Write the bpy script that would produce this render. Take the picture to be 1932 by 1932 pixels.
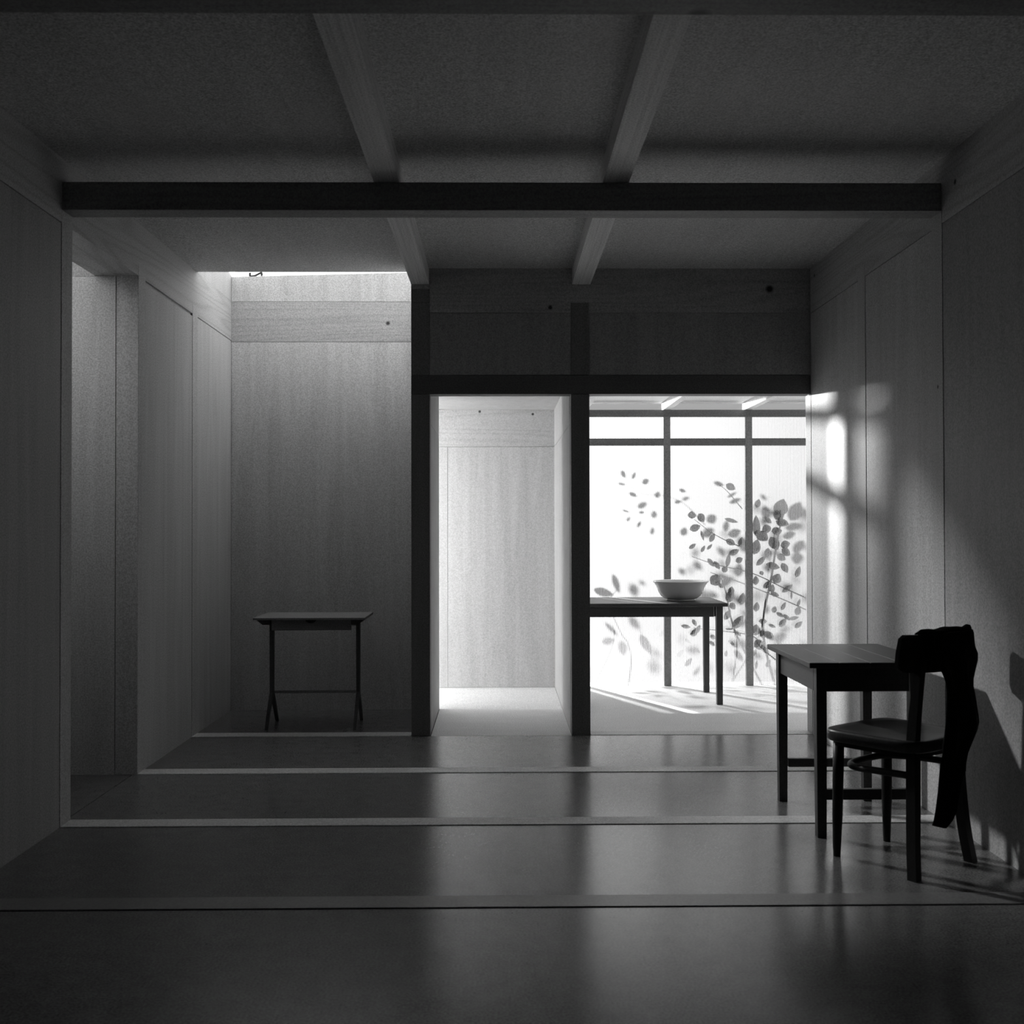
import bpy, bmesh, math, random
from mathutils import Vector, Matrix, Euler

random.seed(7)
scene = bpy.context.scene
for o in list(bpy.data.objects):
    bpy.data.objects.remove(o, do_unlink=True)
COL = scene.collection

# ------------------------------------------------------------------ camera
F_PX, YAW, PITCH, ROLL, EYE = 2022.6, 0.0120, 0.0134, -0.0023, 1.15
cam_data = bpy.data.cameras.new('camera')
cam_data.sensor_width = 36.0
cam_data.lens = F_PX / 1932.0 * 36.0
cam_data.clip_start = 0.02
cam_data.dof.use_dof = True
cam_data.dof.focus_distance = 5.6
cam_data.dof.aperture_fstop = 5.0
cam = bpy.data.objects.new('camera', cam_data)
COL.objects.link(cam)
cam.matrix_world = (Matrix.Translation((0, 0, EYE)) @ Matrix.Rotation(-YAW, 4, 'Z')
                    @ Matrix.Rotation(math.pi / 2 + PITCH, 4, 'X') @ Matrix.Rotation(ROLL, 4, 'Z'))
scene.camera = cam

# ------------------------------------------------------------------ light
world = bpy.data.worlds.new('overcast_sky')
scene.world = world
world.use_nodes = True
# overcast sky: the zenith some six times as bright as the horizon
_nt = world.node_tree
bg = _nt.nodes['Background']
bg.inputs['Color'].default_value = (1, 1, 1, 1)
_tc = _nt.nodes.new('ShaderNodeTexCoord')
_sep = _nt.nodes.new('ShaderNodeSeparateXYZ')
_mr = _nt.nodes.new('ShaderNodeMapRange')
SKY_HORIZON, SKY_ZENITH = 0.85, 5.0
_mr.inputs['To Min'].default_value = SKY_HORIZON
_mr.inputs['To Max'].default_value = SKY_ZENITH
_nt.links.new(_tc.outputs['Generated'], _sep.inputs[0])
_nt.links.new(_sep.outputs['Z'], _mr.inputs['Value'])
_nt.links.new(_mr.outputs[0], bg.inputs['Strength'])


def lamp(name, loc, watts, radius):
    d = bpy.data.lights.new(name, 'POINT')
    d.energy = watts
    d.shadow_soft_size = radius
    d.color = (1, 1, 1)
    o = bpy.data.objects.new(name, d)
    COL.objects.link(o)
    o.location = loc
    return o


LAMP = Vector((-0.36, 9.85, 2.19))
lamp('garden_lamp', LAMP, 4600, 0.06)              # low light behind the translucent window
lamp('skylight_lamp', (-2.5, 7.2, 3.6), 1050, 0.16)  # lamp over the skylight, shining in from the left
lamp('court_lamp', (-3.2, 7.10, 1.8), 140, 0.16)   # light in the side court, left of the passage

scene.view_settings.view_transform = 'Standard'
scene.view_settings.look = 'None'
scene.view_settings.exposure = 0.0
scene.view_settings.gamma = 1.0
scene.view_settings.use_curve_mapping = False
cy = scene.cycles
cy.use_denoising = True
cy.max_bounces = 14
cy.diffuse_bounces = 8
cy.glossy_bounces = 4
cy.transmission_bounces = 8
cy.transparent_max_bounces = 16
cy.sample_clamp_indirect = 6.0
cy.caustics_reflective = False
cy.caustics_refractive = False

# ------------------------------------------------------------------ materials


def new_mat(name):
    m = bpy.data.materials.new(name)
    m.use_nodes = True
    nt = m.node_tree
    return m, nt, nt.nodes['Principled BSDF']


def mathn(nt, op, a, b=None):
    n = nt.nodes.new('ShaderNodeMath')
    n.operation = op
    for i, v in enumerate((a, b)):
        if v is None:
            continue
        if isinstance(v, (int, float)):
            n.inputs[i].default_value = v
        else:
            nt.links.new(v, n.inputs[i])
    return n.outputs[0]


def wood(name, grey, axis='z', across=16.0, along=0.7, amp=0.22, rough=0.6, spec=0.3,
         knots=(), speck=0.34, ring=0.0, obj=False, blotch=0.0, bump=0.05):
    """grain runs along `axis`; grey is the linear reflectance; knots = ((x, y, z), radius)"""
    m, nt, p = new_mat(name)
    L = nt.links
    if obj:
        src = nt.nodes.new('ShaderNodeTexCoord').outputs['Object']
    else:
        src = nt.nodes.new('ShaderNodeNewGeometry').outputs['Position']
    mp = nt.nodes.new('ShaderNodeMapping')
    L.new(src, mp.inputs['Vector'])
    mp.inputs['Scale'].default_value = [along if axis == a else across for a in 'xyz']
    n1 = nt.nodes.new('ShaderNodeTexNoise')
    n1.inputs['Scale'].default_value = 1.0
    n1.inputs['Detail'].default_value = 5.0
    n1.inputs['Roughness'].default_value = 0.6
    n1.inputs['Distortion'].default_value = 0.9
    L.new(mp.outputs[0], n1.inputs['Vector'])
    f = n1.outputs['Fac']
    fac = mathn(nt, 'MULTIPLY', mathn(nt, 'SUBTRACT', f, 0.5), 2.0 * amp)
    if ring > 0:     # growth rings: contour lines of a stretched noise
        n3 = nt.nodes.new('ShaderNodeTexNoise')
        mp3 = nt.nodes.new('ShaderNodeMapping')
        L.new(src, mp3.inputs['Vector'])
        mp3.inputs['Scale'].default_value = [0.35 if axis == a else 5.0 for a in 'xyz']
        L.new(mp3.outputs[0], n3.inputs['Vector'])
        n3.inputs['Scale'].default_value = 1.0
        n3.inputs['Detail'].default_value = 1.0
        s = mathn(nt, 'SINE', mathn(nt, 'MULTIPLY', n3.outputs['Fac'], 95.0))
        s = mathn(nt, 'POWER', mathn(nt, 'MULTIPLY', mathn(nt, 'ADD', s, 1.0), 0.5), 3.0)
        fac = mathn(nt, 'SUBTRACT', fac, mathn(nt, 'MULTIPLY', s, ring))
    if blotch > 0:
        n4 = nt.nodes.new('ShaderNodeTexNoise')
        n4.inputs['Scale'].default_value = 16.0
        n4.inputs['Detail'].default_value = 6.0
        n4.inputs['Roughness'].default_value = 0.7
        L.new(src, n4.inputs['Vector'])
        fac = mathn(nt, 'ADD', fac, mathn(nt, 'MULTIPLY', mathn(nt, 'SUBTRACT', n4.outputs['Fac'], 0.5), 2 * blotch))
    if speck > 0:
        n2 = nt.nodes.new('ShaderNodeTexNoise')
        n2.inputs['Scale'].default_value = 150.0
        n2.inputs['Detail'].default_value = 2.0
        L.new(src, n2.inputs['Vector'])
        fac = mathn(nt, 'ADD', fac, mathn(nt, 'MULTIPLY', mathn(nt, 'SUBTRACT', n2.outputs['Fac'], 0.5), 4 * speck))
    g = mathn(nt, 'MULTIPLY', mathn(nt, 'ADD', fac, 1.0), grey)
    for (kp, kr) in knots:
        sub = nt.nodes.new('ShaderNodeVectorMath')
        sub.operation = 'DISTANCE'
        L.new(src, sub.inputs[0])
        sub.inputs[1].default_value = kp
        mr = nt.nodes.new('ShaderNodeMapRange')
        mr.inputs['From Min'].default_value = kr * 0.55
        mr.inputs['From Max'].default_value = kr * 1.25
        mr.inputs['To Min'].default_value = 0.08
        mr.inputs['To Max'].default_value = 1.0
        L.new(sub.outputs['Value'], mr.inputs['Value'])
        g = mathn(nt, 'MULTIPLY', g, mr.outputs[0])
    g = mathn(nt, 'MAXIMUM', g, 0.002)
    cc = nt.nodes.new('ShaderNodeCombineColor')
    for i in range(3):
        L.new(g, cc.inputs[i])
    L.new(cc.outputs[0], p.inputs['Base Color'])
    p.inputs['Roughness'].default_value = rough
    p.inputs['Specular IOR Level'].default_value = spec
    if bump > 0:
        b = nt.nodes.new('ShaderNodeBump')
        b.inputs['Strength'].default_value = bump
        b.inputs['Distance'].default_value = 0.004
        L.new(f, b.inputs['Height'])
        L.new(b.outputs[0], p.inputs['Normal'])
    return m


PLY = 0.58
M = {}
M['ply'] = wood('birch_plywood', PLY, 'z', 13, 0.8, 0.26, 0.55)
M['ply_front_shaded'] = wood('birch_plywood_front_shaded', 0.42, 'z', 13, 0.8, 0.26, 0.55)  # birch plywood again, colour darkened for the shade at the room's front
M['ply_back_shaded'] = wood('birch_plywood_upper_shaded', 0.36, 'z', 13, 0.8, 0.24, 0.55)  # birch plywood again, shade of the camera-facing upper panels put into the colour
M['ply_ceiling'] = wood('ceiling_plywood', 0.66, 'y', 15, 1.2, 0.16, 0.65, speck=0.5)
M['plate_y'] = wood('pine_plate_long', 0.58, 'y', 18, 0.7, 0.14, 0.55, ring=0.16,
                    knots=(((1.727, 4.02, 2.45), 0.012), ((1.727, 5.83, 2.52), 0.010)))
M['plate_x'] = wood('pine_plate_cross', 0.45, 'x', 18, 0.7, 0.14, 0.55, ring=0.12,
                    knots=(((-0.70, 6.765, 2.435), 0.013), ((1.502, 5.9085, 2.463), 0.022), ((0.285, 5.9085, 2.36), 0.013)))
M['plate_niche'] = wood('pine_plate_passage', 0.50, 'x', 18, 0.7, 0.12, 0.55, ring=0.10, speck=0.2,
                        knots=(((-0.138, 7.683, 1.974), 0.010), ((0.243, 7.683, 1.955), 0.010)))
M['post'] = wood('pine_post', 0.56, 'z', 24, 0.8, 0.18, 0.55, knots=(((1.727, 4.19, 1.695), 0.008),))
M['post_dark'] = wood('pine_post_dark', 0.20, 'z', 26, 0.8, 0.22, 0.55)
M['beam'] = wood('pine_beam', 0.32, 'x', 26, 0.8, 0.20, 0.6, ring=0.10, knots=(((0.48, 2.55, 2.37), 0.03),))
M['rafter'] = wood('pine_rafter', 0.82, 'y', 85, 1.0, 0.50, 0.6)
M['floor'] = wood('floor_board', 0.155, 'x', 14, 4.0, 0.10, 0.23, spec=0.4, blotch=0.5, speck=0.6, bump=0.02)
M['sill'] = wood('pine_sill', 0.66, 'x', 24, 0.8, 0.14, 0.45, spec=0.4)
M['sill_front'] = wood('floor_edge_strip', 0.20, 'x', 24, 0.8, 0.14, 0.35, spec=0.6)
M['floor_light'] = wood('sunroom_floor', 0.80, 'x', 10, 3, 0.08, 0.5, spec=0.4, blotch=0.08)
M['light_ply'] = wood('light_plywood', 0.49, 'z', 13, 0.8, 0.26, 0.6, speck=0.2)
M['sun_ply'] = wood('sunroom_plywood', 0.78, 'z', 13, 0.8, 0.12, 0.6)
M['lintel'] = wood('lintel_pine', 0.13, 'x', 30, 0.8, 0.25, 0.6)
M['mullion'] = wood('window_pine', 0.24, 'z', 30, 0.8, 0.2, 0.6)
M['transom'] = wood('window_rail_pine', 0.17, 'x', 30, 0.8, 0.25, 0.6)
M['sky_cover'] = wood('sky_cover_grey', 0.33, 'y', 12, 0.8, 0.1, 0.9)  # for the unseen covers above; grey chosen by the light they bounce
M['light_block'] = wood('dark_backdrop', 0.02, 'z', 12, 0.8, 0.1, 0.9)
M['walnut'] = wood('table_wood', 0.045, 'y', 40, 2.0, 0.5, 0.46, spec=0.4, blotch=0.25)
M['walnut_x'] = wood('table_rail_wood', 0.05, 'x', 40, 2.0, 0.35, 0.5, spec=0.4)
M['walnut_leg'] = wood('table_leg_wood', 0.05, 'z', 40, 2.0, 0.35, 0.5, spec=0.4)
M['small_table'] = wood('small_table_wood', 0.07, 'x', 40, 2.0, 0.3, 0.55, spec=0.4)
M['small_table_rail_lit'] = wood('small_table_rail_lit', 0.24, 'x', 60, 2.0, 0.3, 0.6, spec=0.3)  # lighter than the legs: light from above is put into the colour
M['small_table_top'] = wood('small_table_top', 0.30, 'x', 40, 2.0, 0.2, 0.6, spec=0.3)
M['chair'] = wood('chair_wood', 0.014, 'z', 40, 2.0, 0.3, 0.45, spec=0.35, obj=True)
M['chair_seat'] = wood('chair_seat_wood', 0.05, 'y', 40, 2.0, 0.35, 0.36, spec=0.5, obj=True)
M['cloth'] = wood('dark_cloth', 0.006, 'z', 60, 10, 0.3, 0.9, spec=0.1, obj=True)
M['ground'] = wood('pale_gravel', 0.2, 'x', 8, 8, 0.15, 0.9, blotch=0.1)


def plain(name, grey, rough, spec=0.5):
    m, nt, p = new_mat(name)
    n = nt.nodes.new('ShaderNodeTexNoise')
    n.inputs['Scale'].default_value = 60
    t = nt.nodes.new('ShaderNodeTexCoord')
    nt.links.new(t.outputs['Object'], n.inputs['Vector'])
    g = mathn(nt, 'MULTIPLY', mathn(nt, 'ADD', mathn(nt, 'MULTIPLY', n.outputs['Fac'], 0.12), 0.94), grey)
    cc = nt.nodes.new('ShaderNodeCombineColor')
    for i in range(3):
        nt.links.new(g, cc.inputs[i])
    nt.links.new(cc.outputs[0], p.inputs['Base Color'])
    p.inputs['Roughness'].default_value = rough
    p.inputs['Specular IOR Level'].default_value = spec
    return m


M['porcelain'] = plain('glazed_porcelain', 0.62, 0.22, 0.5)
M['wire'] = plain('black_wire', 0.01, 0.4)
M['stem'] = plain('stem', 0.06, 0.7)


def pane_material():
    """ribbed twin-wall sheet: mostly diffusing, clearer between the vertical ribs"""
    m = bpy.data.materials.new('ribbed_translucent_sheet')
    m.use_nodes = True
    nt = m.node_tree
    L = nt.links
    for n in list(nt.nodes):
        nt.nodes.remove(n)
    out = nt.nodes.new('ShaderNodeOutputMaterial')
    geo = nt.nodes.new('ShaderNodeNewGeometry')
    sep = nt.nodes.new('ShaderNodeSeparateXYZ')
    L.new(geo.outputs['Position'], sep.inputs[0])
    s = mathn(nt, 'SINE', mathn(nt, 'MULTIPLY', sep.outputs['X'], 2 * math.pi / 0.0115))
    rib = mathn(nt, 'MULTIPLY', mathn(nt, 'ADD', s, 1.0), 0.5)
    fac = mathn(nt, 'ADD', mathn(nt, 'MULTIPLY', mathn(nt, 'POWER', rib, 1.5), 0.42), 0.17)
    tr = nt.nodes.new('ShaderNodeBsdfTranslucent')
    tr.inputs['Color'].default_value = (0.178, 0.178, 0.178, 1)
    tp = nt.nodes.new('ShaderNodeBsdfTransparent')
    tp.inputs['Color'].default_value = (0.95, 0.95, 0.95, 1)
    mx = nt.nodes.new('ShaderNodeMixShader')
    L.new(fac, mx.inputs[0])
    L.new(tr.outputs[0], mx.inputs[1])
    L.new(tp.outputs[0], mx.inputs[2])
    L.new(mx.outputs[0], out.inputs['Surface'])
    return m


def clear_material():
    m = bpy.data.materials.new('clear_acrylic')
    m.use_nodes = True
    nt = m.node_tree
    for n in list(nt.nodes):
        nt.nodes.remove(n)
    out = nt.nodes.new('ShaderNodeOutputMaterial')
    tp = nt.nodes.new('ShaderNodeBsdfTransparent')
    tp.inputs['Color'].default_value = (0.55, 0.55, 0.55, 1)
    gl = nt.nodes.new('ShaderNodeBsdfGlossy')
    gl.inputs['Roughness'].default_value = 0.05
    fr = nt.nodes.new('ShaderNodeFresnel')
    fr.inputs['IOR'].default_value = 1.3
    mx = nt.nodes.new('ShaderNodeMixShader')
    nt.links.new(fr.outputs[0], mx.inputs[0])
    nt.links.new(tp.outputs[0], mx.inputs[1])
    nt.links.new(gl.outputs[0], mx.inputs[2])
    nt.links.new(mx.outputs[0], out.inputs['Surface'])
    return m


def leaf_material():
    m = bpy.data.materials.new('leaf')
    m.use_nodes = True
    nt = m.node_tree
    for n in list(nt.nodes):
        nt.nodes.remove(n)
    out = nt.nodes.new('ShaderNodeOutputMaterial')
    df = nt.nodes.new('ShaderNodeBsdfDiffuse')
    df.inputs['Color'].default_value = (0.10, 0.10, 0.10, 1)
    tl = nt.nodes.new('ShaderNodeBsdfTranslucent')
    tl.inputs['Color'].default_value = (0.16, 0.16, 0.16, 1)
    no = nt.nodes.new('ShaderNodeTexNoise')
    no.inputs['Scale'].default_value = 3.0
    mr = nt.nodes.new('ShaderNodeMapRange')
    mr.inputs['To Min'].default_value = 0.35
    mr.inputs['To Max'].default_value = 0.65
    nt.links.new(no.outputs['Fac'], mr.inputs['Value'])
    mx = nt.nodes.new('ShaderNodeMixShader')
    nt.links.new(mr.outputs[0], mx.inputs[0])
    nt.links.new(df.outputs[0], mx.inputs[1])
    nt.links.new(tl.outputs[0], mx.inputs[2])
    nt.links.new(mx.outputs[0], out.inputs['Surface'])
    return m


M['pane'] = pane_material()
M['clear'] = clear_material()
M['leaf'] = leaf_material()

# ------------------------------------------------------------------ builders


def obj(name, bm, mat, parent=None, smooth=False):
    me = bpy.data.meshes.new(name)
    bmesh.ops.recalc_face_normals(bm, faces=bm.faces)
    bm.to_mesh(me)
    bm.free()
    if mat is not None:
        me.materials.append(mat)
    if smooth:
        for p in me.polygons:
            p.use_smooth = True
    o = bpy.data.objects.new(name, me)
    COL.objects.link(o)
    if parent is not None:
        o.parent = parent
    return o


def add_box(bm, x0, x1, y0, y1, z0, z1, bev=0.0):
    vs = [bm.verts.new((x, y, z)) for x in (x0, x1) for y in (y0, y1) for z in (z0, z1)]
    fs = [(0, 1, 3, 2), (4, 6, 7, 5), (0, 4, 5, 1), (2, 3, 7, 6), (0, 2, 6, 4), (1, 5, 7, 3)]
    faces = [bm.faces.new([vs[i] for i in f]) for f in fs]
    if bev > 0:
        edges = {e for f in faces for e in f.edges}
        bmesh.ops.bevel(bm, geom=list(edges), offset=bev, segments=1, affect='EDGES')


def box(name, mat, parent, x0, x1, y0, y1, z0, z1, bev=0.0):
    bm = bmesh.new()
    add_box(bm, min(x0, x1), max(x0, x1), min(y0, y1), max(y0, y1), min(z0, z1), max(z0, z1), bev)
    return obj(name, bm, mat, parent)


def structure(name, mat, boxes):
    bm = bmesh.new()
    for b in boxes:
        add_box(bm, *b)
    o = obj(name, bm, mat)
    o['kind'] = 'structure'
    return o


def thing(name, label, cat, loc=(0, 0, 0), rz=0.0, group=None):
    o = bpy.data.objects.new(name, None)
    COL.objects.link(o)
    o.location = loc
    o.rotation_euler = (0, 0, rz)
    o.empty_display_size = 0.1
    o['label'] = label
    o['category'] = cat
    if group:
        o['group'] = group
    return o


def add_tube(bm, pts, radii, seg=12, cap=True):
    pts = [Vector(p) for p in pts]
    if isinstance(radii, (int, float)):
        radii = [radii] * len(pts)
    rings = []
    up = None
    for i, p in enumerate(pts):
        d = (pts[min(i + 1, len(pts) - 1)] - pts[max(i - 1, 0)]).normalized()
        if up is None:
            up = Vector((0, 0, 1)) if abs(d.z) < 0.9 else Vector((0, 1, 0))
        a = d.cross(up).normalized()
        b = a.cross(d).normalized()
        up = b
        rings.append([bm.verts.new(p + radii[i] * (a * math.cos(2 * math.pi * k / seg) + b * math.sin(2 * math.pi * k / seg)))
                      for k in range(seg)])
    for r0, r1 in zip(rings, rings[1:]):
        for k in range(seg):
            bm.faces.new((r0[k], r0[(k + 1) % seg], r1[(k + 1) % seg], r1[k]))
    if cap:
        bm.faces.new(rings[0][::-1])
        bm.faces.new(rings[-1])


def add_loft(bm, sections):
    """rectangular sections: list of four-corner lists"""
    rings = [[bm.verts.new(c) for c in s] for s in sections]
    n = len(rings[0])
    for r0, r1 in zip(rings, rings[1:]):
        for k in range(n):
            bm.faces.new((r0[k], r0[(k + 1) % n], r1[(k + 1) % n], r1[k]))
    bm.faces.new(rings[0][::-1])
    bm.faces.new(rings[-1])


def bezier(pts, n=24):
    """Catmull-Rom through pts"""
    pts = [Vector(p) for p in pts]
    P = [2 * pts[0] - pts[1]] + pts + [2 * pts[-1] - pts[-2]]
    out = []
    per = max(2, n // (len(pts) - 1))
    for i in range(1, len(P) - 2):
        for k in range(per):
            t = k / per
            a, b, c, d = P[i - 1], P[i], P[i + 1], P[i + 2]
            out.append(0.5 * ((2 * b) + (c - a) * t + (2 * a - 5 * b + 4 * c - d) * t * t + (3 * b - a - 3 * c + d) * t ** 3))
    out.append(pts[-1])
    return out


# ------------------------------------------------------------------ dimensions (metres)
XL, XR = -1.685, 1.727          # inner faces of the side walls
ZC = 2.576                      # ceiling
ZP = 2.328                      # underside of the wall plates
YF, YM, Y3, YB = 3.2485, 4.143, 5.022, 5.9085   # fronts of the frame lines
YA, YW = 6.765, 7.705           # alcove wall, window wall
FR = 2.30                       # open front of the box room; darkness beyond, where the camera stands
S = 0.102                       # timber section

# ------------------------------------------------------------------ floor
floor = structure('floor', M['floor'], [(-2.9, 2.6, FR, 8.0, -0.08, -0.02)])
spans = [(FR, YF), (YF + S, YM), (YM + S, Y3), (Y3 + S, YB)]
for y0, y1 in spans:
    xl = -2.55 if y0 > 4.2 and y1 < 5.1 else XL - 0.02
    box('floor_panel', M['floor'], floor, XL - 0.02, XR + 0.02, y0 + 0.001, y1 - 0.006, -0.02, 0.0)
box('floor_panel', M['floor'], floor, -2.60, XL - 0.024, YM - 0.05, Y3 - 0.001, -0.02, 0.0)
for y0 in (YF, YM, Y3):
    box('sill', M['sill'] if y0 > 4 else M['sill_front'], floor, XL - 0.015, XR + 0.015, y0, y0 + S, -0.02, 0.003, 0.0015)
box('sill', M['sill'], floor, XL - 0.015, -0.486, YB, YB + S, -0.02, 0.003, 0.0015)
box('sill', M['sill'], floor, 0.502, XR - 0.001, YB, YB + S, -0.02, 0.002, 0.0015)
box('floor_panel', M['floor'], floor, XL - 0.02, -0.486, YB + S + 0.001, YA + 0.02, -0.02, 0.0)
box('floor_panel', M['floor_light'], floor, -0.377, 0.396, YB, 6.765, -0.02, 0.0)
box('floor_panel', M['floor_light'], floor, -0.52, 0.396, 6.772, 7.70, -0.02, -0.002)
box('floor_panel', M['floor_light'], floor, 0.502, 2.50, YB + S + 0.001, 7.90, -0.02, 0.0)

# ------------------------------------------------------------------ left wall
wl = structure('wall_left', M['ply'], [
    (XL - 0.21, XL - 0.012, FR, YM, -0.05, ZP),
    (XL - 0.105, XL - 0.012, Y3 + 0.02, YA + 0.10, -0.05, ZP),
    (XL - 0.105, XL - 0.002, YB + 0.11, YA + 0.10, ZC, 2.80),
])
box('wall_panel', M['ply_front_shaded'], wl, XL - 0.012, XL - 0.002, FR, YM - 0.003, 0.0, ZP - 0.004)
box('wall_panel', M['ply'], wl, XL - 0.012, XL - 0.002, Y3 + S + 0.003, YB - 0.003, 0.0, ZP - 0.016)
box('wall_panel', M['ply'], wl, XL - 0.012, XL - 0.002, YB + S + 0.003, YA - 0.002, 0.0, ZP - 0.006)
box('wall_plate', M['plate_y'], wl, XL - 0.102, XL - 0.001, FR, YA, ZP, ZC)
box('wall_plate', M['plate_y'], wl, XL - 0.205, XL - 0.104, YM - 0.4, Y3 + 0.06, ZP + 0.0005, ZC)
for y0, h in ((YM, 2.372), (Y3, 2.384), (YB, 2.378)):
    box('post', M['post'], wl, XL - 0.104, XL, y0, y0 + S, 0.0, h, 0.0012)

# side room seen through the gap in the left wall
ws = structure('wall_side', M['ply'], [
    (-2.60, XL - 0.106, Y3 + 0.002, Y3 + 0.10, -0.05, ZP),
    (-2.70, -2.60, YM - 0.15, Y3 + 0.10, -0.05, ZP),
    (-2.60, XL - 0.215, YM - 0.15, YM - 0.05, -0.05, ZP),
])
box('wall_panel', M['ply'], ws, -2.60, XL - 0.1055, Y3 - 0.003, Y3 + 0.002, 0.0, ZP - 0.008)
box('wall_plate', M['plate_x'], ws, -2.60, XL - 0.207, Y3, Y3 + 0.10, ZP - 0.004, ZC + 0.2)

# ------------------------------------------------------------------ right wall
wr = structure('wall_right', M['ply'], [(XR + 0.012, XR + 0.11, FR, YB + S, -0.05, ZC + 0.03)])
for y0, y1 in ((FR, YM), (YM + S, Y3), (Y3 + S, YB)):
    box('wall_panel', M['ply'] if y0 > 4 else M['ply_front_shaded'], wr, XR + 0.002, XR + 0.012, y0 + 0.004, y1 - 0.003, 0.0, ZP - 0.003)
box('wall_plate', M['plate_y'], wr, XR + 0.001, XR + 0.012, FR, YB - 0.002, ZP, ZC)
for y0, h in ((YM, 2.374), (Y3, 2.386), (YB, 1.878)):
    box('post', M['post'], wr, XR, XR + 0.014, y0, y0 + S, 0.0, h, 0.0012)

# ------------------------------------------------------------------ back wall with its openings
wb = structure('wall_back', M['ply'], [
    (-0.484, XR + 0.012, YB + 0.010, YB + S, 1.986, ZC + 0.03),
    (XR + 0.11, 2.55, YB, YB + S, -0.05, 2.1),
])
for x0, x1 in ((-0.484, -0.381), (0.398, 0.500)):
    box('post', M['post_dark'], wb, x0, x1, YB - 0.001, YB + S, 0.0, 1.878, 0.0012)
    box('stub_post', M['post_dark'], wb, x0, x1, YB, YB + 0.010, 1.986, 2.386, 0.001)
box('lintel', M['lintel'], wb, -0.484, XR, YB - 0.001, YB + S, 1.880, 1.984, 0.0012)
box('wall_panel', M['ply_back_shaded'], wb, -0.379, 0.396, YB + 0.002, YB + 0.010, 1.987, 2.329)
box('wall_panel', M['ply_back_shaded'], wb, 0.502, XR, YB + 0.002, YB + 0.010, 1.987, 2.329)
box('wall_plate', M['plate_x'], wb, -0.381, XR, YB + 0.001, YB + 0.010, 2.331, ZC)
box('wall_plate', M['plate_x'], wb, -0.484, -0.383, YB + 0.001, YB + 0.010, 2.461, ZC)
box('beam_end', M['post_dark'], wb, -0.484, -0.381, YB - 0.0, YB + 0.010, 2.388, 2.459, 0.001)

# ------------------------------------------------------------------ alcove
wa = structure('wall_alcove', M['ply'], [
    (XL - 0.105, -0.40, YA + 0.010, YA + 0.035, -0.05, 2.73),
    (-0.484, -0.40, YB + S, YA + 0.035, -0.05, 2.95),
])
box('wall_panel', M['ply'], wa, XL, -0.486, YA, YA + 0.010, 0.0, 2.315)
box('wall_plate', M['plate_x'], wa, XL, -0.486, YA, YA + 0.010, 2.318, 2.571)
bm = bmesh.new()
add_loft(bm, [[(XL, YA, 2.573), (XL, YA + 0.03, 2.573), (XL, YA + 0.03, 2.728), (XL, YA, 2.728)],
              [(-0.486, YA, 2.573), (-0.486, YA + 0.03, 2.573), (-0.486, YA + 0.03, 2.758), (-0.486, YA, 2.758)]])
obj('ledger_plank', bm, M['ply'], wa)

# ------------------------------------------------------------------ passage between the two posts
wp = structure('wall_passage', M['light_ply'], [
    (-0.40, -0.390, YB + S, YA + 0.035, -0.05, 2.1),
    (0.407, 0.490, YB + S, 7.80, -0.05, 2.1),
    (-0.62, 0.50, 7.693, 7.79, -0.05, 2.1),
    (-0.40, 0.50, YB + S, YA + 0.035, 1.990, 2.06),
    (-1.90, 0.50, YA + 0.035, 7.80, 1.990, 2.06),  # ceiling slab; its unseen left part is an eave added to block the skylight lamp
])
box('wall_panel', M['light_ply'], wp, -0.390, -0.381, YB + S + 0.002, YA + 0.035, 0.0, 1.720)
box('wall_panel', M['light_ply'], wp, 0.397, 0.407, YB + S + 0.002, 7.683, 0.0, 1.720)
box('wall_panel', M['light_ply'], wp, -0.368, 0.397, 7.683, 7.693, 0.0, 1.720)
box('wall_plate', M['plate_niche'], wp, -0.474, 0.397, 7.683, 7.693, 1.722, 1.986)
box('wall_plate', M['light_ply'], wp, 0.397, 0.407, YB + S + 0.002, 7.681, 1.722, 1.986)
box('wall_plate', M['light_ply'], wp, -0.390, -0.381, YB + S + 0.002, YA + 0.035, 1.722, 1.986)
box('post', M['light_ply'], wp, -0.474, -0.370, 7.682, 7.693, 0.0, 1.720)
box('ceiling_panel', M['light_ply'], wp, -0.389, 0.396, YB + S + 0.002, 7.682, 1.986, 1.990)

# ------------------------------------------------------------------ sunroom
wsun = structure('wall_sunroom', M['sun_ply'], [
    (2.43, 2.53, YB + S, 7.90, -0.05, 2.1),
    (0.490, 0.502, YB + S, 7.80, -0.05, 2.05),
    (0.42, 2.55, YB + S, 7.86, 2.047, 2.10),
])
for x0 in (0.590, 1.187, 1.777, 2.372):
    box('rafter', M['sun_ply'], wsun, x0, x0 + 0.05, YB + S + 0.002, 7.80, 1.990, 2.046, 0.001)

win = structure('window_1', M['transom'], [(0.503, 2.428, YW + 0.0, YW + 0.035, 1.937, 1.988)])
box('transom', M['transom'], win, 0.503, 2.428, YW, YW + 0.035, 1.730, 1.782, 0.001)
for x0 in (0.588, 1.186, 1.776, 2.371):
    box('mullion', M['mullion'], win, x0, x0 + 0.050, YW - 0.002, YW + 0.037, 0.0, 1.937, 0.001)
bays = [(0.503, 0.563), (0.656, 1.186), (1.236, 1.776), (1.826, 2.371)]
for i, (x0, x1) in enumerate(bays):
    box('pane', M['pane'], win, x0, x1 + 0.025, YW + 0.040, YW + 0.0405, 0.0, 1.758)
    box('pane', M['pane'], win, x0, x1 + 0.025, YW + 0.040, YW + 0.0405, 1.762, 1.960)
box('top_light', M['clear'], win, 0.503, 2.428, YW + 0.030, YW + 0.034, 1.988, 2.046)

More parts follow.
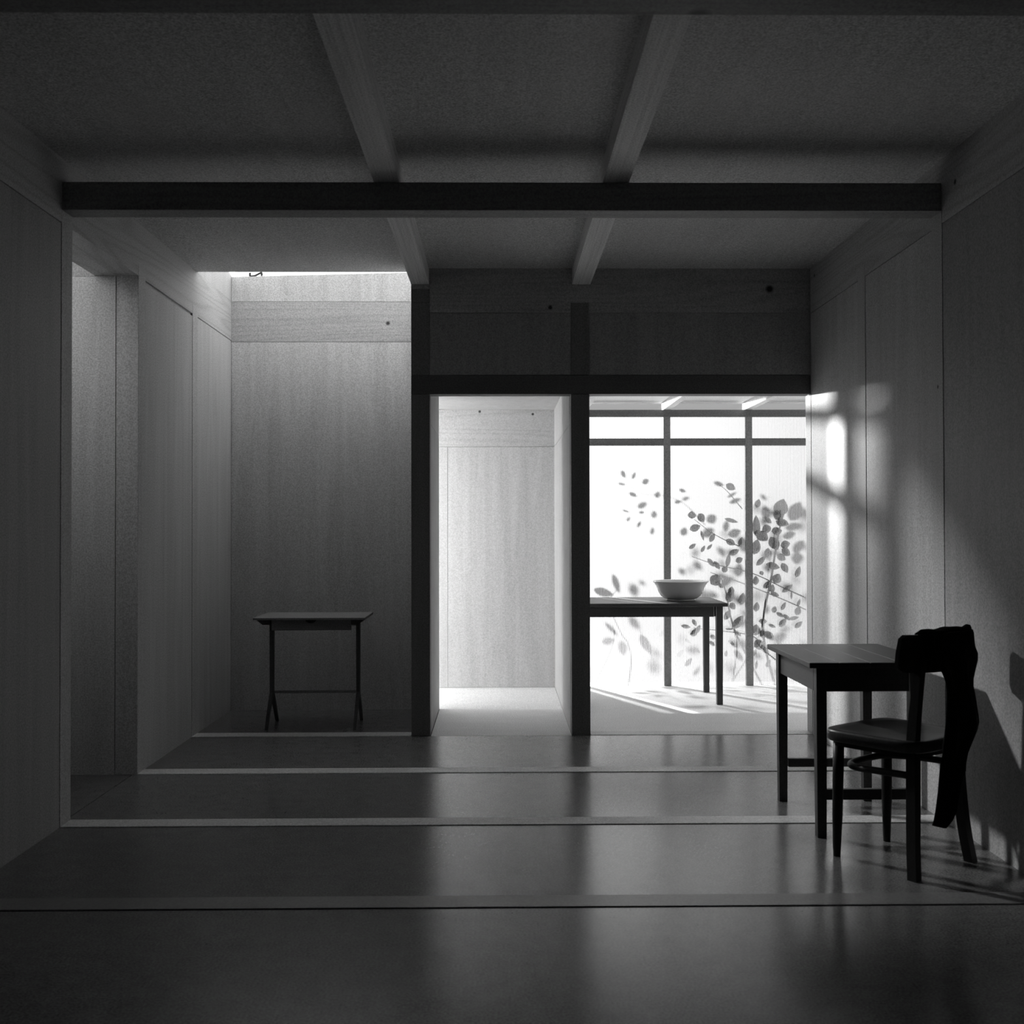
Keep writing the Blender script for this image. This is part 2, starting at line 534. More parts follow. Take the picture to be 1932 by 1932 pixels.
# ------------------------------------------------------------------ ceiling and frame
ce = structure('ceiling', M['ply_ceiling'], [
    (XL - 0.105, XR + 0.11, FR, YB + 0.085, ZC + 0.008, ZC + 0.06),
    (-0.49, XR + 0.11, YB + 0.085, YA + 0.1, ZC + 0.008, ZC + 0.06),
])
for x0, x1, y1 in ((XL, -0.484, YB + 0.085), (-0.384, 0.406, YB), (0.509, XR, YB)):
    box('ceiling_panel', M['ply_ceiling'], ce, x0 - 0.05, x1 + 0.05, FR, y1, ZC, ZC + 0.008)
for x0, x1 in ((-0.484, -0.385), (0.406, 0.508)):
    box('rafter', M['rafter'], ce, x0, x1, FR, YB - 0.001, 2.487, ZC, 0.0015)
box('beam', M['beam'], ce, XL, XR, YM, YM + S, 2.376, 2.485, 0.0015)
box('beam', M['beam'], ce, XL, XR, 2.449, 2.551, 2.376, 2.485, 0.0015)

# added unseen covers over skylight and side room: block overhead sky, let side light in
structure('sky_cover', M['sky_cover'], [
    (-2.05, -0.25, 5.45, 7.05, 3.34, 3.40),
    (-0.33, -0.27, 5.50, 5.56, ZC + 0.06, 3.34), (-0.33, -0.27, 6.79, 6.85, ZC + 0.06, 3.34),
    (-1.78, -1.72, 5.50, 5.56, ZC + 0.06, 3.34), (-1.78, -1.72, 6.79, 6.85, 2.80, 3.34),
    (-2.85, -1.72, 3.95, 5.30, 3.08, 3.14),
    (-2.68, -2.62, 4.00, 4.06, ZP, 3.08), (-2.68, -2.62, 5.06, 5.12, ZP, 3.08),
    (-1.78, -1.72, 3.95, 4.01, ZC + 0.06, 3.08), (-1.78, -1.72, 5.20, 5.26, ZC + 0.06, 3.08),
])

structure('dark_surround', M['light_block'], [      # added unseen dark box round the camera, shuts out the sky
    (-2.9, 2.9, -0.9, -0.8, -0.4, 3.1), (-2.9, -2.8, -0.8, FR, -0.4, 3.1), (2.8, 2.9, -0.8, FR, -0.4, 3.1),
    (-2.9, 2.9, -0.8, FR, 3.0, 3.1), (-2.9, 2.9, -0.8, FR, -0.4, -0.3),
    (-2.9, 2.9, FR, FR + 0.04, ZC + 0.06, 3.1), (-2.9, 2.9, FR, FR + 0.04, -0.4, -0.08),
    (-2.9, XL - 0.21, FR, FR + 0.04, -0.08, ZC + 0.06), (XR + 0.11, 2.9, FR, FR + 0.04, -0.08, ZC + 0.06),
])
structure('ground', M['ground'], [(-9, 9, 8.0, 16, -0.20, -0.02), (-9, -2.9, -4, 8.0, -0.20, -0.02),
                                  (2.6, 9, -4, 8.0, -0.20, -0.02)])

# ------------------------------------------------------------------ table beside the right wall
t = thing('table', 'dark wooden table with plank top against the right wall, chair drawn up to it', 'table', (1.36, 4.22, 0))


def rel(t, *b):
    lx, ly, lz = t.location
    return (b[0] - lx, b[1] - lx, b[2] - ly, b[3] - ly, b[4] - lz, b[5] - lz)


def leg(parent, mat, cx, cy, z0, z1, top, bot, name='leg'):
    """square leg, tapering to the foot; cx, cy in world coordinates"""
    lx, ly, _ = parent.location
    x, y = cx - lx, cy - ly
    bm = bmesh.new()
    secs = []
    for z, h in ((z0, bot / 2), (z1 * 0.72, top / 2), (z1, top / 2)):
        secs.append([(x - h, y - h, z), (x + h, y - h, z), (x + h, y + h, z), (x - h, y + h, z)])
    add_loft(bm, secs)
    return obj(name, bm, mat, parent)


for x0, x1 in ((1.130, 1.238), (1.2395, 1.352), (1.3535, 1.466), (1.4675, 1.600)):
    box('plank', M['walnut'], t, *rel(t, x0, x1, 3.900, 4.525, 0.630, 0.650), bev=0.002)
for x, y in ((1.188, 3.968), (1.183, 4.487), (1.536, 3.968), (1.536, 4.487)):
    leg(t, M['walnut_leg'], x, y, 0.0, 0.630, 0.038, 0.033)
box('apron', M['walnut_x'], t, *rel(t, 1.209, 1.514, 3.954, 3.972, 0.537, 0.630))
box('apron', M['walnut_x'], t, *rel(t, 1.209, 1.514, 4.484, 4.502, 0.537, 0.630))
box('apron', M['walnut'], t, *rel(t, 1.172, 1.190, 4.000, 4.464, 0.535, 0.630))
box('apron', M['walnut'], t, *rel(t, 1.533, 1.551, 4.000, 4.464, 0.535, 0.630))
box('stretcher', M['walnut_x'], t, *rel(t, 1.207, 1.516, 3.957, 3.979, 0.137, 0.176), bev=0.002)
box('stretcher', M['walnut_x'], t, *rel(t, 1.207, 1.516, 4.476, 4.498, 0.142, 0.177), bev=0.002)

# ------------------------------------------------------------------ table in the sunroom
t2 = thing('table', 'long dark table in the bright sunroom, carrying the bowl', 'table', (0.98, 7.16, 0))
box('tabletop', M['walnut_x'], t2, *rel(t2, 0.512, 1.462, 6.845, 7.475, 0.633, 0.655), bev=0.002)
for x, y in ((0.552, 6.905), (0.552, 7.420), (1.417, 6.905), (1.432, 7.420)):
    leg(t2, M['walnut_leg'], x, y, 0.0, 0.632, 0.040, 0.036)
box('apron', M['walnut_x'], t2, *rel(t2, 0.574, 1.380, 6.892, 6.910, 0.565, 0.632))
box('apron', M['walnut_x'], t2, *rel(t2, 0.574, 1.411, 7.412, 7.430, 0.565, 0.632))
box('apron', M['walnut'], t2, *rel(t2, 0.540, 0.558, 6.926, 7.400, 0.565, 0.632))
box('apron', M['walnut'], t2, *rel(t2, 1.390, 1.408, 6.926, 7.400, 0.565, 0.632))

# ------------------------------------------------------------------ bowl
b = thing('bowl', 'white porcelain bowl with flared rim on the sunroom table', 'bowl', (1.208, 7.14, 0.6552))


def lathe(prof, seg=48):
    bm = bmesh.new()
    rings = []
    for r, z in prof:
        rings.append([bm.verts.new((r * math.cos(2 * math.pi * k / seg), r * math.sin(2 * math.pi * k / seg), z)) for k in range(seg)])
    for r0, r1 in zip(rings, rings[1:]):
        for k in range(seg):
            bm.faces.new((r0[k], r0[(k + 1) % seg], r1[(k + 1) % seg], r1[k]))
    bm.faces.new(rings[0][::-1])
    bm.faces.new(rings[-1])
    return bm


obj('bowl_body', lathe([(0.088, 0.008), (0.108, 0.014), (0.130, 0.030), (0.146, 0.055), (0.156, 0.080), (0.166, 0.102),
                        (0.182, 0.122), (0.187, 0.127), (0.185, 0.130), (0.178, 0.126), (0.162, 0.106), (0.150, 0.080),
                        (0.140, 0.056), (0.124, 0.034), (0.100, 0.020), (0.05, 0.017), (0.01, 0.017)]), M['porcelain'], b, True)
obj('foot_ring', lathe([(0.080, 0.010), (0.080, 0.0), (0.092, 0.0), (0.096, 0.004), (0.092, 0.0095)]), M['porcelain'], b, True)

# ------------------------------------------------------------------ little table in the alcove
t3 = thing('side_table', 'small trestle table with thin top standing in the dark alcove', 'table', (-1.07, 6.25, 0))
bm = bmesh.new()
secs = []
for x, cham in ((-0.315, 0.0), (0.313, 0.0)):
    secs.append([(x, -0.20, 0.626), (x, 0.20, 0.626), (x, 0.205, 0.638), (x, -0.205, 0.638)])
add_loft(bm, secs)
obj('tabletop', bm, M['small_table_top'], t3)
box('apron', M['small_table_rail_lit'], t3, -0.222, 0.230, -0.150, -0.135, 0.563, 0.625, 0.001)
box('apron', M['small_table_rail_lit'], t3, -0.222, 0.230, 0.135, 0.150, 0.563, 0.625, 0.001)
for sx, xp in ((-1, -0.250), (1, 0.250)):
    bm = bmesh.new()
    o_ = sx * 0.014
    add_loft(bm, [[(xp - 0.010, -0.017, 0.165), (xp + 0.010, -0.017, 0.165), (xp + 0.010, 0.017, 0.165), (xp - 0.010, 0.017, 0.165)],
                  [(xp - 0.011, -0.020, 0.600), (xp + 0.011, -0.020, 0.600), (xp + 0.011, 0.020, 0.600), (xp - 0.011, 0.020, 0.600)]])
    obj('leg', bm, M['small_table'], t3)
    # splayed feet under the upright
    bm = bmesh.new()
    for s in (-1, 1):
        secs = []
        for y, z, w in ((0.006, 0.185, 0.015), (0.055, 0.125, 0.014), (0.105, 0.060, 0.011), (0.150, 0.0, 0.009)):
            secs.append([(xp - 0.009, s * (y - w), z), (xp + 0.009, s * (y - w), z), (xp + 0.009, s * (y + w), z + (0.01 if z else 0)),
                         (xp - 0.009, s * (y + w), z + (0.01 if z else 0))])
        add_loft(bm, secs)
    obj('trestle_foot', bm, M['small_table'], t3)
    # sloping bracket that carries the top
    bm = bmesh.new()
    add_loft(bm, [[(xp - 0.02 * 1, y, 0.596), (xp + 0.02, y, 0.596), (xp + 0.055 if sx > 0 else xp + 0.02, y, 0.625),
                   (xp - 0.02 if sx > 0 else xp - 0.055, y, 0.625)] for y in (-0.165, 0.165)])
    obj('bracket', bm, M['small_table'], t3)
box('stretcher', M['small_table_rail_lit'], t3, -0.236, 0.236, -0.006, 0.006, 0.186, 0.200, 0.001)
bm = bmesh.new()
arc = [(0.031 * math.cos(math.pi * (1 + k / 10)) + 0.012, 0.02 * 1.05 * math.sin(math.pi * (1 + k / 10))) for k in range(11)]
add_loft(bm, [[(x - 0.01, y, 0.6255 + z) for x, z in arc] for y in (-0.158, -0.150)])
obj('notch_patch', bm, M['chair'], t3)  # solid dark half disc on the apron, standing in for a notch

# ------------------------------------------------------------------ clip on the skylight ledge
bm = bmesh.new()
pts = bezier([(-0.040, 0, 0.026), (-0.038, 0, 0.006), (-0.014, 0, 0.006), (0.004, 0, 0.014), (0.024, 0, 0.024), (0.032, 0, 0.026), (0.036, 0, 0.006)], 36)
add_tube(bm, pts, 0.007, 8)
clip = obj('wire_clip', bm, M['wire'], None, True)
clip.location = (-1.533, YA + 0.015, 2.7315)
clip['label'] = 'tiny bent black wire clip on the ledge under the skylight'
clip['category'] = 'clip'

# ------------------------------------------------------------------ chair (local frame: x right, y forward)
ch = thing('chair', 'black wooden bentwood chair seen from behind at the table', 'chair', (1.384, 3.696, 0), math.atan2(0.585, 0.81))


def front_leg(s):
    bm = bmesh.new()
    add_tube(bm, [(s * 0.146, 0.156, 0.0), (s * 0.146, 0.156, 0.03), (s * 0.144, 0.154, 0.15), (s * 0.142, 0.152, 0.28), (s * 0.140, 0.150, 0.402)],
             [0.0125, 0.0140, 0.0180, 0.0190, 0.0190], 16)
    return obj('front_leg', bm, M['chair'], ch, True)


def back_leg(s):
    bm = bmesh.new()
    path = bezier([(s * 0.166, -0.158, 0.0), (s * 0.152, -0.146, 0.10), (s * 0.140, -0.138, 0.22), (s * 0.133, -0.134, 0.34), (s * 0.130, -0.134, 0.44),
                   (s * 0.128, -0.143, 0.55), (s * 0.127, -0.156, 0.66), (s * 0.127, -0.166, 0.73)], 28)
    secs = []
    for p in path:
        w = 0.0150 if p.z < 0.45 else 0.0150 - (p.z - 0.45) * 0.010
        d = 0.0165 if p.z < 0.45 else 0.0165 - (p.z - 0.45) * 0.016
        secs.append([(p.x - w, p.y - d, p.z), (p.x + w, p.y - d, p.z), (p.x + w, p.y + d, p.z), (p.x - w, p.y + d, p.z)])
    add_loft(bm, secs)
    return obj('back_leg', bm, M['chair'], ch)


for s in (-1, 1):
    front_leg(s)
    back_leg(s)


def seat_outline(k, n, scale=1.0):
    a = 2 * math.pi * k / n
    c, s_ = math.cos(a), math.sin(a)
    e = 2 / 5.5
    x = math.copysign(abs(c) ** e, c)
    y = math.copysign(abs(s_) ** e, s_)
    half = 0.170 + 0.026 * (y + 1) / 2
    return x * half * scale, y * 0.185 * scale + 0.012


bm = bmesh.new()
N = 48
levels = [(0.96, 0.404), (1.0, 0.410), (1.0, 0.436), (0.985, 0.443), (0.95, 0.445), (0.80, 0.441), (0.60, 0.436), (0.30, 0.433)]
rings = []
for sc_, z in levels:
    rings.append([bm.verts.new((*seat_outline(k, N, sc_), z)) for k in range(N)])
for r0, r1 in zip(rings, rings[1:]):
    for k in range(N):
        bm.faces.new((r0[k], r0[(k + 1) % N], r1[(k + 1) % N], r1[k]))
bm.faces.new(rings[0][::-1])
bm.faces.new(rings[-1])
obj('seat', bm, M['chair_seat'], ch, True)

bm = bmesh.new()
rings = []
for sc_, z in ((0.80, 0.388), (0.90, 0.388), (0.90, 0.404), (0.80, 0.404)):
    rings.append([bm.verts.new((*seat_outline(k, N, sc_), z)) for k in range(N)])
rings.append(rings[0])
for r0, r1 in zip(rings, rings[1:]):
    for k in range(N):
        bm.faces.new((r0[k], r0[(k + 1) % N], r1[(k + 1) % N], r1[k]))
obj('seat_frame', bm, M['chair'], ch)

bm = bmesh.new()
add_tube(bm, bezier([(-0.136, -0.125, 0.328), (-0.135, 0.00, 0.322), (-0.128, 0.085, 0.317), (-0.097, 0.132, 0.316), (-0.04, 0.146, 0.318),
                     (0.04, 0.146, 0.320), (0.097, 0.132, 0.322), (0.128, 0.085, 0.324), (0.135, 0.00, 0.330), (0.136, -0.125, 0.335)], 54), 0.0122, 12)
obj('hoop_stretcher', bm, M['chair'], ch, True)

bm = bmesh.new()     # curved top board, ends rounded and bent forward
NB = 28
secs = []
for k in range(NB + 1):
    u = -1 + 2 * k / NB
    x = 0.201 * u
    y = -0.180 + 0.055 * u * u
    zc, hh = 0.729 + 0.004 * u * u, 0.062
    edge = max(0.0, abs(u) - 0.90) / 0.10
    hh *= math.sqrt(max(0.0, 1 - (edge * 0.62) ** 2))
    th = 0.010 * (1 - 0.3 * edge)
    lean = 0.010
    secs.append([(x, y - th + lean * 0.5, zc - hh), (x, y + th + lean * 0.5, zc - hh), (x, y + th * 1.1, zc), (x, y + th - lean, zc + hh),
                 (x, y - th - lean, zc + hh), (x, y - th * 1.1, zc)])
add_loft(bm, secs)
obj('backrest', bm, M['chair'], ch)

# ------------------------------------------------------------------ cloth hung over the chair back
cl_rows = [  # z, left edge, right edge (chair frame)
    (0.8, -0.071, 0.072), (0.794, -0.139, 0.08), (0.77, -0.143, 0.082), (0.745, -0.141, 0.086), (0.722, -0.139, 0.102), (0.7, -0.131, 0.101),
    (0.67, -0.103, 0.088), (0.64, -0.085, 0.078), (0.615, -0.083, 0.08), (0.585, -0.081, 0.092), (0.55, -0.079, 0.104), (0.515, -0.079, 0.115),
    (0.49, -0.08, 0.119), (0.465, -0.083, 0.106), (0.435, -0.09, 0.072), (0.405, -0.086, 0.037), (0.375, -0.097, 0.026), (0.345, -0.099, 0.02),
    (0.315, -0.102, -0.008), (0.285, -0.105, -0.026), (0.255, -0.11, -0.038), (0.225, -0.115, -0.052), (0.2, -0.12, -0.078), (0.19, -0.124, -0.098),
    (0.18, -0.127, -0.122),
]
NX = 16
bm = bmesh.new()
grid_f, grid_b = [], []
for z, l, r in cl_rows:
    rf, rb = [], []
    for k in range(NX + 1):
        u = k / NX
        x = l + (r - l) * u
        fold = 0.010 * math.sin(u * 11 + z * 7) * min(1.0, (0.82 - z) * 5) + 0.006 * math.sin(u * 23 + 1.0) * min(1.0, (0.82 - z) * 3)
        y = -0.222 + fold
        edge = min(u, 1 - u) * NX
        th = 0.011 if edge >= 1 else 0.003
        rf.append(bm.verts.new((x, y + th, z)))
        rb.append(bm.verts.new((x, y - th, z)))
    grid_f.append(rf)
    grid_b.append(rb)
for g in (grid_f, grid_b):
    for r0, r1 in zip(g, g[1:]):
        for k in range(NX):
            bm.faces.new((r0[k], r0[k + 1], r1[k + 1], r1[k]))
for r0, r1, s0, s1 in zip(grid_f, grid_f[1:], grid_b, grid_b[1:]):
    bm.faces.new((r0[0], r1[0], s1[0], s0[0]))
    bm.faces.new((r0[NX], r1[NX], s1[NX], s0[NX]))
for k in range(NX):
    bm.faces.new((grid_f[0][k], grid_f[0][k + 1], grid_b[0][k + 1], grid_b[0][k]))
    bm.faces.new((grid_f[-1][k], grid_f[-1][k + 1], grid_b[-1][k + 1], grid_b[-1][k]))
cloth = obj('cloth', bm, M['cloth'], None, True)
# the flap that goes over the board and hangs in front, and the corner that sticks up
bm = bmesh.new()
prof = [(-0.212, 0.792), (-0.208, 0.800), (-0.195, 0.805), (-0.172, 0.804), (-0.156, 0.795), (-0.150, 0.775), (-0.148, 0.74), (-0.146, 0.70)]
rows = []
for k in range(13):
    u = k / 12
    x = -0.126 + 0.222 * u
    bend = 0.055 * (x / 0.207) ** 2
    rows.append([bm.verts.new((x, y + bend * (i / 7), z + 0.004 * math.sin(u * 9 + i))) for i, (y, z) in enumerate(prof)])
for r0, r1 in zip(rows, rows[1:]):
    for i in range(len(prof) - 1):
        bm.faces.new((r0[i], r0[i + 1], r1[i + 1], r1[i]))
flap = obj('front_flap', bm, M['cloth'], cloth, True)
sm = flap.modifiers.new('thickness', 'SOLIDIFY')
sm.thickness = 0.006
sm.offset = 1.0
bm = bmesh.new()
add_loft(bm, [[(0.030, -0.206, 0.801), (0.097, -0.206, 0.796), (0.097, -0.193, 0.796), (0.030, -0.193, 0.801)],
              [(0.070, -0.205, 0.813), (0.103, -0.205, 0.806), (0.103, -0.193, 0.806), (0.070, -0.193, 0.813)],
              [(0.084, -0.203, 0.8185), (0.099, -0.203, 0.815), (0.099, -0.196, 0.815), (0.084, -0.196, 0.8185)]])
obj('peaked_corner', bm, M['cloth'], cloth)
cloth.location = ch.location
cloth.rotation_euler = ch.rotation_euler
cloth['label'] = 'black cloth hung over the chair back, its end dangling in a point'
cloth['category'] = 'cloth'

# ------------------------------------------------------------------ plants outside the window
PANE_Y = YW + 0.041


def pix_ray(u, v):
    a, b_ = u - 966.0, v - 966.0
    c, s = math.cos(ROLL), math.sin(ROLL)
    px, py = c * a + s * b_, -s * a + c * b_
    r, up, d2 = px / F_PX, -py / F_PX, 1.0
    c, s = math.cos(PITCH), math.sin(PITCH)
    d, z = d2 * c - up * s, d2 * s + up * c
    c, s = math.cos(YAW), math.sin(YAW)
    return Vector((d * s + r * c, d * c - r * s, z))


def on_pane(u, v):
    """where the photograph's pixel lies on the window plane"""
    D = pix_ray(u, v)
    return Vector((0, 0, EYE)) + D * (PANE_Y / D.y)


def leaf_mesh(name, seed):
    rnd = random.Random(seed)
    bm = bmesh.new()
    n = 7
    rows = []
    for i in range(n + 1):
        t = i / n
        w = 0.5 * math.sin(math.pi * t ** 0.85) ** 0.8 if 0 < i < n else 0.0
        zc = 0.10 * math.sin(math.pi * t)
        if w == 0.0:
            rows.append([bm.verts.new((t - 0.5, 0, 0))])
        else:
            rows.append([bm.verts.new((t - 0.5, -w, zc + 0.05)), bm.verts.new((t - 0.5, 0, zc)), bm.verts.new((t - 0.5, w, zc + 0.05))])
    for r0, r1 in zip(rows, rows[1:]):
        if len(r0) == 1:
            bm.faces.new((r0[0], r1[0], r1[1]))
            bm.faces.new((r0[0], r1[1], r1[2]))
        elif len(r1) == 1:
            bm.faces.new((r0[0], r1[0], r0[1]))
            bm.faces.new((r0[1], r1[0], r0[2]))
        else:
            bm.faces.new((r0[0], r0[1], r1[1], r1[0]))
            bm.faces.new((r0[1], r0[2], r1[2], r1[1]))
    me = bpy.data.meshes.new(name)
    bm.to_mesh(me)
    bm.free()
    me.materials.append(M['leaf'])
    for p in me.polygons:
        p.use_smooth = True
    return me


LEAF = leaf_mesh('leaf', 1)
DIST = {0: 0.012, 1: 0.07, 2: 0.30, 3: 0.55}
PX_M = PANE_Y / F_PX      # metres per pixel on the window plane


def add_leaf(plant, u, v, length, width, ang, cat):
    q = on_pane(u, v)
    d = DIST[cat] * random.uniform(0.8, 1.25)
    k = d / (LAMP.y - PANE_Y)
    p = q + (LAMP - q) * k          # on the way from the lamp to its shadow on the sheet
    s = 1.0 - k
    o = bpy.data.objects.new('leaf', LEAF)
    COL.objects.link(o)
    o.parent = plant
    a = math.radians(ang)
    ex = Vector((math.cos(a), 0, math.sin(a)))
    ez = Vector((random.uniform(-.15, .15), 1.0, random.uniform(-.15, .15)))
    ez = (ez - ex * ez.dot(ex)).normalized()
    ey = ez.cross(ex)
    R = Matrix((ex, ey, ez)).transposed().to_4x4()
    o.matrix_local = (Matrix.Translation(p - plant.location) @ R
                      @ Matrix.Diagonal((1.1 * length * PX_M * s, 1.25 * width * PX_M * s, 0.12 * length * PX_M * s, 1)))
    return o


def add_stem(plant, pix, d, r0, r1, root=None):
    pts = []
    for u, v in pix:
        q = on_pane(u, v)
        k = d / (LAMP.y - PANE_Y)
        pts.append(q + (LAMP - q) * k - plant.location)
    if root is not None:
        pts = [Vector(root) - plant.location] + pts
    pts = bezier(pts, 6 * len(pts))
    bm = bmesh.new()
    n = len(pts)
    add_tube(bm, pts, [r0 + (r1 - r0) * i / (n - 1) for i in range(n)], 6)
    return obj('stem', bm, M['stem'], plant, True)


A = (1100, 830)
B = (1300, 880)
Cc = (1300, 1090)
Dd = (1100, 1060)
Z = 240 / 1932
right_leaves = [(B, l) for l in [
    (1390, 620, 250, 160, 70, 1), (1610, 680, 300, 190, 60, 2), (1350, 740, 150, 120, 150, 0), (1415, 855, 190, 100, -15, 0),
    (1580, 910, 240, 110, 10, 2), (1330, 980, 150, 95, 5, 0), (1170, 945, 130, 120, 115, 0), (1520, 1040, 190, 100, 15, 2),
    (1110, 1060, 190, 130, -40, 0), (1015, 900, 300, 90, 90, 0), (1200, 820, 120, 60, -40, 0), (1165, 660, 100, 60, -10, 1),
    (1170, 700, 200, 120, 100, 2), (1290, 1170, 210, 130, -60, 0), (1460, 1185, 140, 110, 15, 0), (1470, 1300, 150, 100, -35, 0),
    (1010, 1220, 220, 110, 75, 0), (1190, 1300, 120, 80, 80, 1), (1660, 1210, 220, 130, 45, 2), (1645, 1390, 180, 150, 0, 2),
    (1400, 1380, 140, 90, -30, 1), (1090, 1430, 190, 70, 45, 0), (1270, 1510, 200, 90, -15, 0), (1450, 1540, 160, 80, -60, 0),
    (1650, 1600, 170, 80, 70, 0), (1330, 1700, 150, 110, 60, 0), (1190, 1790, 160, 80, 40, 0), (1260, 1850, 120, 60, 80, 0),
    (1490, 1850, 190, 60, 35, 0), (1100, 1620, 70, 50, -60, 0), (1010, 1730, 130, 90, 90, 0), (630, 310, 150, 90, -30, 1),
    (450, 265, 160, 60, -15, 2), (650, 430, 160, 40, 30, 2), (700, 520, 180, 60, 20, 2), (40, 735, 110, 90, 90, 0),
    (185, 780, 140, 100, -55, 0), (90, 930, 160, 90, 20, 0), (340, 800, 150, 130, -60, 2), (640, 820, 200, 50, -15, 1),
    (200, 1050, 150, 35, -75, 0), (350, 1080, 140, 60, 60, 0), (50, 1210, 120, 50, 35, 0), (210, 1250, 110, 40, 60, 0),
    (310, 1220, 110, 40, 45, 0), (630, 1150, 150, 80, -30, 0), (790, 1150, 150, 80, 80, 0), (680, 1300, 160, 70, 25, 0),
    (590, 1420, 200, 60, 80, 1), (760, 1420, 110, 80, 25, 0), (420, 1500, 140, 60, -55, 0), (540, 1560, 100, 80, 60, 0),
    (750, 1570, 200, 100, 80, 2), (400, 1720, 180, 150, 45, 0), (560, 1760, 150, 100, 10, 2), (480, 1810, 90, 50, -40, 0),
    (640, 1880, 110, 70, 80, 0), (330, 1460, 150, 60, -50, 1), (290, 1000, 200, 130, 30, 2), (560, 900, 160, 80, 80, 2),
    (690, 1010, 190, 110, 20, 2), (1040, 560, 130, 90, 70, 1), (1130, 470, 120, 60, -40, 2)]]
right_leaves += [(Cc, l) for l in [
    (620, 270, 200, 100, 70, 0), (800, 320, 180, 80, 75, 0), (660, 430, 110, 80, -50, 0), (580, 560, 170, 90, 60, 1),
    (740, 670, 240, 110, 50, 0), (610, 775, 110, 30, 0, 0), (750, 850, 100, 40, -45, 0), (350, 1000, 100, 50, -45, 0),
    (680, 1020, 120, 40, -35, 0), (80, 680, 110, 50, -60, 0), (60, 850, 90, 50, 20, 0), (360, 900, 90, 60, -40, 0),
    (560, 1150, 90, 40, 80, 1), (1020, 440, 140, 80, 80, 0), (1120, 660, 120, 60, 0, 0), (1010, 790, 160, 110, 80, 0),
    (1120, 850, 130, 80, 100, 0), (1220, 880, 180, 90, -45, 0), (1060, 1010, 150, 130, 25, 0), (1170, 1110, 150, 60, -60, 0),
    (1020, 1320, 130, 40, 80, 0), (1200, 1300, 120, 50, 60, 1), (1260, 730, 110, 40, -20, 0), (1420, 680, 150, 70, 50, 0),
    (1380, 560, 120, 50, -30, 0), (1480, 600, 130, 50, -40, 0), (1650, 500, 130, 80, 70, 1), (1660, 710, 140, 60, 40, 0),
    (1590, 610, 150, 50, 10, 1), (1300, 250, 130, 60, -20, 0), (1430, 430, 130, 50, 60, 0), (1550, 260, 130, 30, 90, 0),
    (1660, 380, 120, 50, 70, 0), (1180, 480, 140, 70, 80, 2), (1290, 480, 100, 60, 70, 1), (110, 1420, 150, 60, 55, 2),
    (1380, 900, 200, 100, 20, 2), (750, 1180, 200, 80, -50, 2), (130, 780, 140, 60, 60, 1), (120, 1100, 120, 40, -40, 1)]]
right_leaves += [(A, l) for l in [
    (610, 520, 130, 70, -60, 1), (770, 540, 120, 50, 65, 2), (950, 630, 120, 80, 25, 1), (590, 670, 140, 40, -10, 2),
    (760, 830, 140, 60, -25, 1), (1130, 830, 110, 80, 60, 1), (900, 990, 170, 80, 25, 2), (650, 1080, 120, 30, -20, 2),
    (1075, 1130, 120, 80, 85, 1), (690, 1200, 90, 50, 50, 2), (850, 1280, 120, 40, 60, 2), (1050, 1380, 120, 60, 80, 1),
    (890, 1100, 90, 40, 0, 2), (1510, 770, 110, 50, -20, 2), (1560, 890, 130, 50, 20, 2), (1440, 940, 110, 50, 10, 1),
    (1530, 1390, 130, 90, 70, 1)]]
left_leaves = [(Dd, l) for l in [
    (500, 330, 300, 90, -70, 1), (310, 460, 300, 100, -15, 1), (770, 430, 220, 130, -70, 2), (900, 320, 140, 60, -25, 2),
    (430, 1020, 280, 60, -45, 1), (380, 1200, 190, 90, 10, 1), (600, 1310, 220, 110, -80, 1), (780, 930, 260, 110, -50, 2),
    (950, 1250, 320, 110, -60, 1), (1110, 1390, 200, 110, -40, 2), (1080, 1590, 200, 160, 30, 2)]]
right_leaves += [(Dd, l) for l in [
    (1560, 980, 140, 50, -10, 0), (1690, 1070, 130, 70, 60, 0), (1600, 1520, 150, 60, 50, 1), (1740, 1640, 130, 60, 55, 2)]]

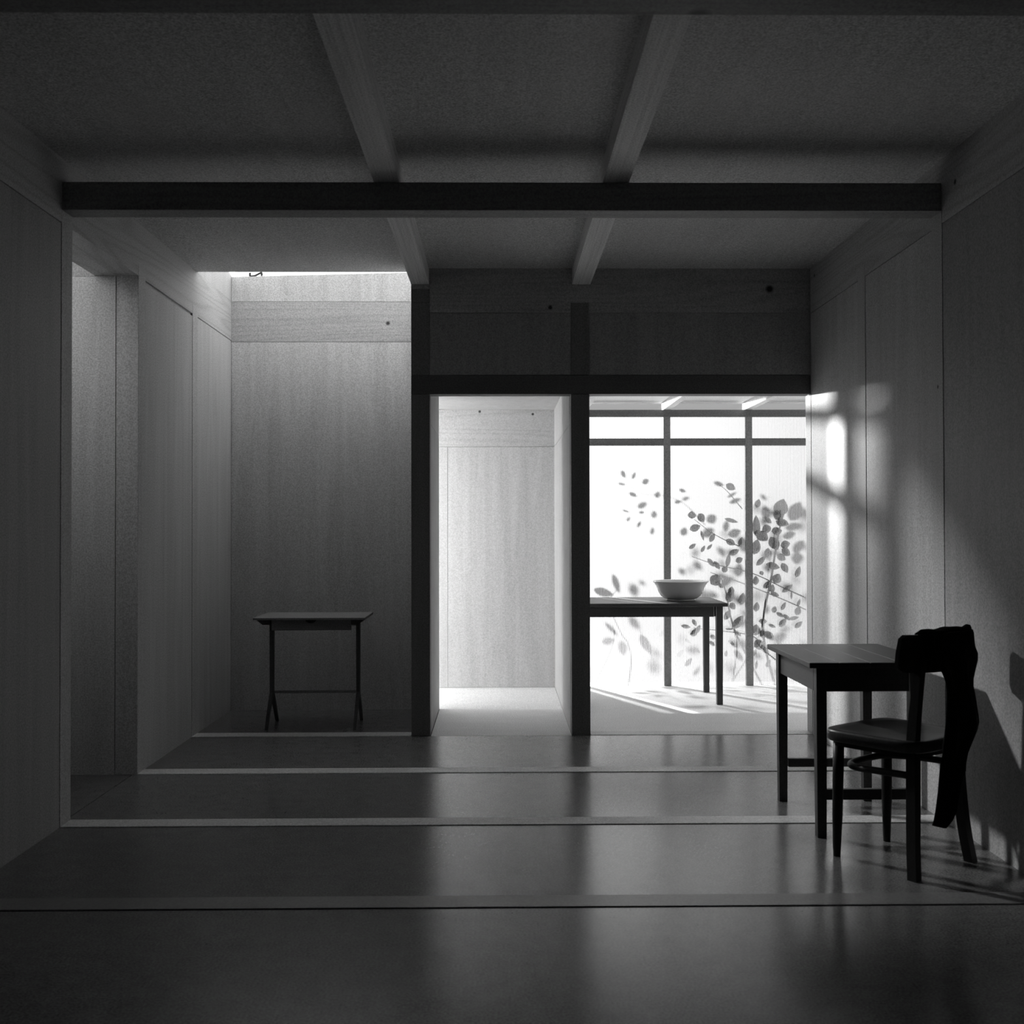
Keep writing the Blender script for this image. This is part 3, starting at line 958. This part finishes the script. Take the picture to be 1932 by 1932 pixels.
shrub = thing('shrub', 'dense shrub of many small leaves pressed to the right-hand translucent panes', 'plant', (1.75, 8.05, -0.02))
for (ox, oy), (zx, zy, ln, wd, an, c) in right_leaves:
    c = max(c, 2) if (ox, oy) == A else c
    add_leaf(shrub, ox + zx * Z, oy + zy * Z, ln * Z, wd * Z, an, c)
for _ in range(70):              # further back in the shrub: only soft shadows reach the sheet
    u_ = random.uniform(1285, 1530)
    v_ = random.uniform(max(925, 1010 - (u_ - 1285) * 0.35), 1270)
    add_leaf(shrub, u_, v_, random.uniform(15, 26), random.uniform(7, 13), random.uniform(-60, 80), 3)
root = (1.75, 8.05, -0.02)
add_stem(shrub, [(1440, 1200), (1455, 1090), (1470, 1000), (1480, 965)], 0.02, 0.008, 0.003, root)
add_stem(shrub, [(1400, 1033), (1370, 1020), (1340, 1003), (1310, 980)], 0.02, 0.004, 0.002)
add_stem(shrub, [(1525, 1130), (1480, 1110), (1420, 1082), (1350, 1065), (1305, 1050)], 0.02, 0.005, 0.002)
add_stem(shrub, [(1520, 1150), (1470, 1128), (1400, 1100), (1340, 1080)], 0.02, 0.004, 0.002)
add_stem(shrub, [(1400, 1220), (1380, 1170), (1370, 1120), (1360, 1090)], 0.03, 0.007, 0.003, root)
add_stem(shrub, [(1470, 1250), (1440, 1225), (1420, 1200), (1360, 1190), (1310, 1185)], 0.02, 0.005, 0.002)
add_stem(shrub, [(1330, 990), (1290, 950), (1250, 935), (1205, 930), (1180, 900)], 0.26, 0.003, 0.0015)
add_stem(shrub, [(1400, 960), (1370, 925), (1350, 912)], 0.06, 0.003, 0.0015)

low = thing('plant', 'sparse large-leaved plant low behind the left translucent pane', 'plant', (0.72, 8.0, -0.02))
for (ox, oy), (zx, zy, ln, wd, an, c) in left_leaves:
    add_leaf(low, ox + zx * Z, oy + zy * Z, ln * Z, wd * Z, an, c + 1)
add_stem(low, [(1190, 1260), (1185, 1215), (1172, 1195), (1150, 1140), (1165, 1110)], 0.17, 0.005, 0.002, (0.72, 8.0, -0.02))
add_stem(low, [(1235, 1265), (1225, 1225), (1205, 1185)], 0.26, 0.004, 0.002)
